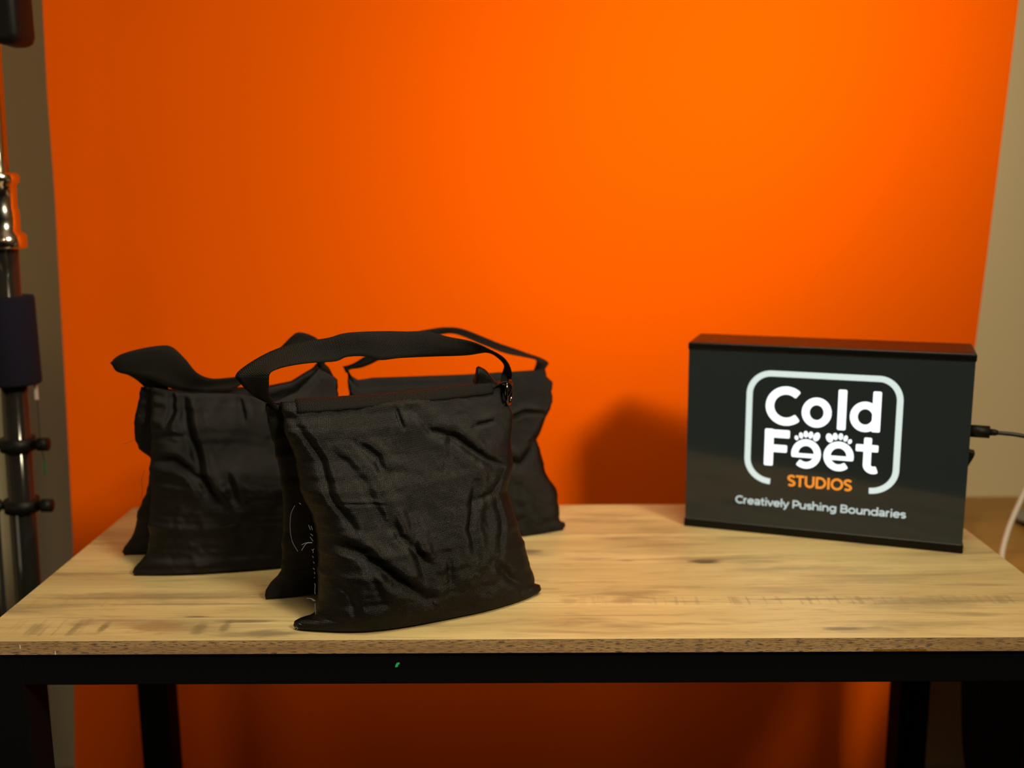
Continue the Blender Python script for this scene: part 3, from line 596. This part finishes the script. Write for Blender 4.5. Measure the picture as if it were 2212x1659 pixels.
# --- right rear bag
bagC = thing('sandbag', 'black saddle sandbag furthest back, directly behind the nearest one, strap arched over', 'sandbag', (-.08, .36, .75), 0, 'black saddle sandbags on the table')
def fC():
    CR = [(.2417,.2245),(.244,.216),(.2522,.2066),(.2483,.1786),(.2363,.1504),(.2253,.1287),(.2321,.1025),(.2396,.0762),(.2477,.0627),(.253,.0331),(.2547,.0133),(.2612,.0105),(.2625,.0052),(.258,.0012)]
    CL = [(-.030,.22),(-.028,.19),(-.022,.14),(-.012,.10),(-.01,.05),(-.018,.015),(-.024,.002)]
    crC = [([(.1500,.150),(.1861,.1631),(.2074,.1695),(.2304,.1655),(.2433,.1577)],.0050,.0026), ([(.159,.1141),(.1975,.0986),(.2253,.1287)],.0050,.006)]
    PC = Pouch((-.205,.29), (.966,.259), 0, .15, CL, CR, [(-.0425,.2382),(-.035,.2439),(-.0274,.2387),(-.0247,.2312),(-.016,.2246),(.0031,.2267),(.1256,.2247),(.2364,.2253),(.26,.222)], (.028,.022), .012, crC, 22.9, 130, 130, .0008)
    PC.build('front_pouch', NY, bagC)
    PCr = Pouch((-.205,.29), (.966,.259), .078, -.15, [(-.02,.22),(-.018,.14),(-.01,.05),(-.02,.002)], [(.236,.22),(.235,.14),(.228,.10),(.238,.04),(.245,.002)], [(-.02,.222),(.23,.221),(.25,.216)], (.028,.028), .012, (), 28.1, 70, 70)
    PCr.build('rear_pouch', NY, bagC)
    saddle(PC, PCr, NY, bagC, -.01, .235)
    ribbon('carry_strap', [(-.2488,.3197,.9893,-.2445,.3208,.9804), (-.2364,.3189,.9919,-.239,.3223,.9857), (-.2193,.3172, 1.0019,-.2236,.3223,.9881), (-.2026,.3217, 1.0097,-.2039,.3276,.9952), (-.1764,.3349, 1.0218,-.176,.3392, 1.0087), (-.1526,.3455, 1.0313,-.1498,.3462, 1.02), (-.1285,.354, 1.035,-.1255,.3527, 1.0257), (-.1101,.3589, 1.0355,-.1071,.3577, 1.0274), (-.0919,.3659, 1.0319,-.0918,.3618, 1.023), (-.0672,.3725, 1.0213,-.0684,.368, 1.0112), (-.0386,.3823, 1.0063,-.0403,.3714,.9996), (-.0107,.3939,.9946,-.017,.3756,.9931), (0.0086,.399,.9878,.002,.3807,.9876), (0.0202,.398,.9827,.0064,.3819,.9854), (0.0239,.3949,.9793,.0065,.384,.9806), (0.02,.3917,.9733,.0033,.3873,.9716), (0.0174,.391,.9663,-.0006,.3862,.966)], WB, bagC, seed=7)
under(bagC, fC)

# ------------------------------------------------------------------ light stand at the left
ls = thing('light_stand', 'tall black and chrome tubular light stand left of the table', 'light stand', (-.753, .40, 0))
def sx(z): return (z-.0)*.028          # the stand leans a touch
link('lower_tube', tube(bmesh.new(), [(sx(.05), 0, .05), (sx(1.17), 0, 1.17)], .0178, 28), MT['pole'], ls, True)
link('upper_tube', tube(bmesh.new(), [(sx(1.17), 0, 1.17), (sx(2.2), 0, 2.2)], .0125, 24), MT['riser'], ls, True)
link('collar', lathe(bmesh.new(), [(.012, .102), (.0235, .102), (.0260, .098), (.0260, .090), (.0215, .086), (.0205, .056), (.0220, .052), (.0220, .040), (.0215, .024), (.0285, .018), (.0285, .003), (.0265, 0), (.012, 0)][::-1], 32, (sx(1.18), 0, 1.143)), MT['chrome'], ls, True)['label'] = 'polished chrome collar'
link('collar_screw', tube(bmesh.new(), [(sx(1.155)+.012, -.022, 1.156), (sx(1.155)+.014, -.031, 1.156)], .0035, 12), MT['chrome'], ls, True)
link('foam_sleeve', lathe(bmesh.new(), [(.018, 0), (.0345, 0), (.0355, .004), (.0355, .119), (.0345, .123), (.018, .123)], 32, (sx(1.01), 0, .955)), MT['navy'], ls, True)['label'] = 'dark navy foam sleeve'
for z in (.868, .778):
    k = link('clamp_collar', lathe(bmesh.new(), [(.0178, 0), (.024, 0), (.024, .018), (.0178, .018)], 24, (sx(z), 0, z-.009)), MT['plastic'], ls, True)
    link('knob', tube(bmesh.new(), [(sx(z)+.018, -.004, z), (sx(z)+.030, -.004, z), (sx(z)+.031, -.004, z), (sx(z)+.0445, -.004, z)], [.006, .006, .0095, .0095], 16), MT['plastic'], k, True)
    link('knob', tube(bmesh.new(), [(sx(z)-.018, -.004, z), (sx(z)-.030, -.004, z), (sx(z)-.031, -.004, z), (sx(z)-.0445, -.004, z)], [.006, .006, .0095, .0095], 16), MT['plastic'], k, True)
link('white_tag', bx(.041, .0455, .028, .030, .926, .953), MT['tag'], ls)
link('green_tag', bx(.0440, .0475, .028, .030, .815, .835), MT['green_dull'], ls)
link('tag_cord', tube(bmesh.new(), [(.0432, .029, .952), (.040, .024, .965)], .0006, 6), MT['cable'], ls)
link('tag_cord', tube(bmesh.new(), [(.0458, .029, .834), (.0425, .028, .868), (.044, .029, .927)], .0006, 6), MT['cable'], ls)
link('clamp_head', bx(sx(1.5)+.010, .091, -.03, .03, 1.409, 1.60, bev=.014, seg=4), MT['plastic'], ls, True)
for a in (95, 215, 335):
    c, s = math.cos(math.radians(a)), math.sin(math.radians(a))
    link('leg', tube(bmesh.new(), [(sx(.3)+.018*c, .018*s, .30), (.14*c, .14*s, .012)], .009, 12), MT['pole'], ls, True)
sc_ = (link('cable', tube(bmesh.new(), spline([(-.742,.374,.955),(-.746,.372,.90),(-.752,.372,.84),(-.7535,.372,.78),(-.756,.372,.70),(-.758,.372,.60),(-.758,.372,.40),(-.80,.40,.05),(-.86,.34,.006),(-1.0,.30,.006)], 10), .0030, 10), MT['cable'], None, True))
sc_.parent = ls; sc_.location = Vector((0, 0, 0))-Vector(ls.location)

# dark cabinet behind the stand
cb = thing('storage_cabinet', 'dark brown cabinet at far left behind the light stand', 'cabinet', (-1.28, .75, 0))
link('carcass', bx(-.26, .26, -.11, .11, .04, .95, bev=.004), MT['cabinet'], cb)
for x0, x1, hx in ((-.255, -.002, -.03), (.002, .255, .03)):
    d_ = link('door', bx(x0, x1, -.13, -.11, .06, .93, bev=.003), MT['cabinet'], cb)
    link('handle', tube(bmesh.new(), [(hx, -.130, .46), (hx, -.148, .465), (hx, -.148, .565), (hx, -.130, .57)], .004, 10), MT['steel'], d_, True)
link('plinth', bx(-.25, .25, -.10, .10, 0, .04), MT['cabinet'], cb)

# ------------------------------------------------------------------ desk at the right with what lies on it
dk = thing('desk', 'amber wooden desk against the beige wall, right of the table', 'desk', (.695, .12, 0))
link('desktop', bx(0, 1.3, 0, WALL_Y-.122, .612, .64, bev=.002), MT['desk'], dk)
for x in (.40, 1.24):
    for y in (.04, .66): link('leg', bx(x, x+.04, y, y+.04, 0, .612, bev=.002), MT['steel'], dk)
link('rear_panel', bx(.44, 1.24, WALL_Y-.142, WALL_Y-.127, .22, .612), MT['desk'], dk)
# black cloth hanging beside the right end of the table
bm = bmesh.new(); rows = []; NZ = 60; NXc = 80
for j in range(NZ+1):
    z = .716*j/NZ+.004; row = []
    for i in range(NXc+1):
        u = i/NXc; y = .385-.38*u-(.060*math.exp(-((z-.36)/.045)**2)+.010*math.sin(z*19))*(1-u)**3
        row.append(bm.verts.new((.618+.006*math.sin(u*34+z*3)+.004*math.sin(u*13+1), y, z)))
    rows.append(row)
for A, B in zip(rows, rows[1:]):
    for k in range(NXc): bm.faces.new((A[k], A[k+1], B[k+1], B[k]))
o = link('black_cloth', bm, MT['cloth'], None, True); md = o.modifiers.new('thickness', 'SOLIDIFY'); md.thickness = .003
tag(o, 'black cloth hanging in folds beside the right end of the table', 'cloth')
tr = thing('plastic_dish', 'pale grey round plastic dish on the wooden desk', 'dish', (.893, .705, .6402))
link('dish_base', lathe(bmesh.new(), [(.0, 0), (.033, 0), (.050, .008), (.052, .011), (.048, .010), (.032, .003), (.0, .003)], 40), MT['tray'], tr, True)
link('rim', tube(bmesh.new(), [(.051*math.cos(2*PI*k/40), .051*math.sin(2*PI*k/40), .0105) for k in range(41)], .0022, 8, False), MT['tray'], tr, True)
tag(link('charging_cable', tube(bmesh.new(), spline([(.712,.16,.6445),(.708,.30,.6445),(.706,.41,.6450),(.712,.475,.655),(.735,.515,.688),(.765,.545,.728),(.800,.575,.768),(.85,.60,.80),(.92,.61,.78),(1.0,.62,.68),(1.04,.66,.6445),(1.15,.70,.6445)], 10), .0042, 12), MT['white_cable'], None, True),
    'thick white cable arching over the wooden desk', 'cable')
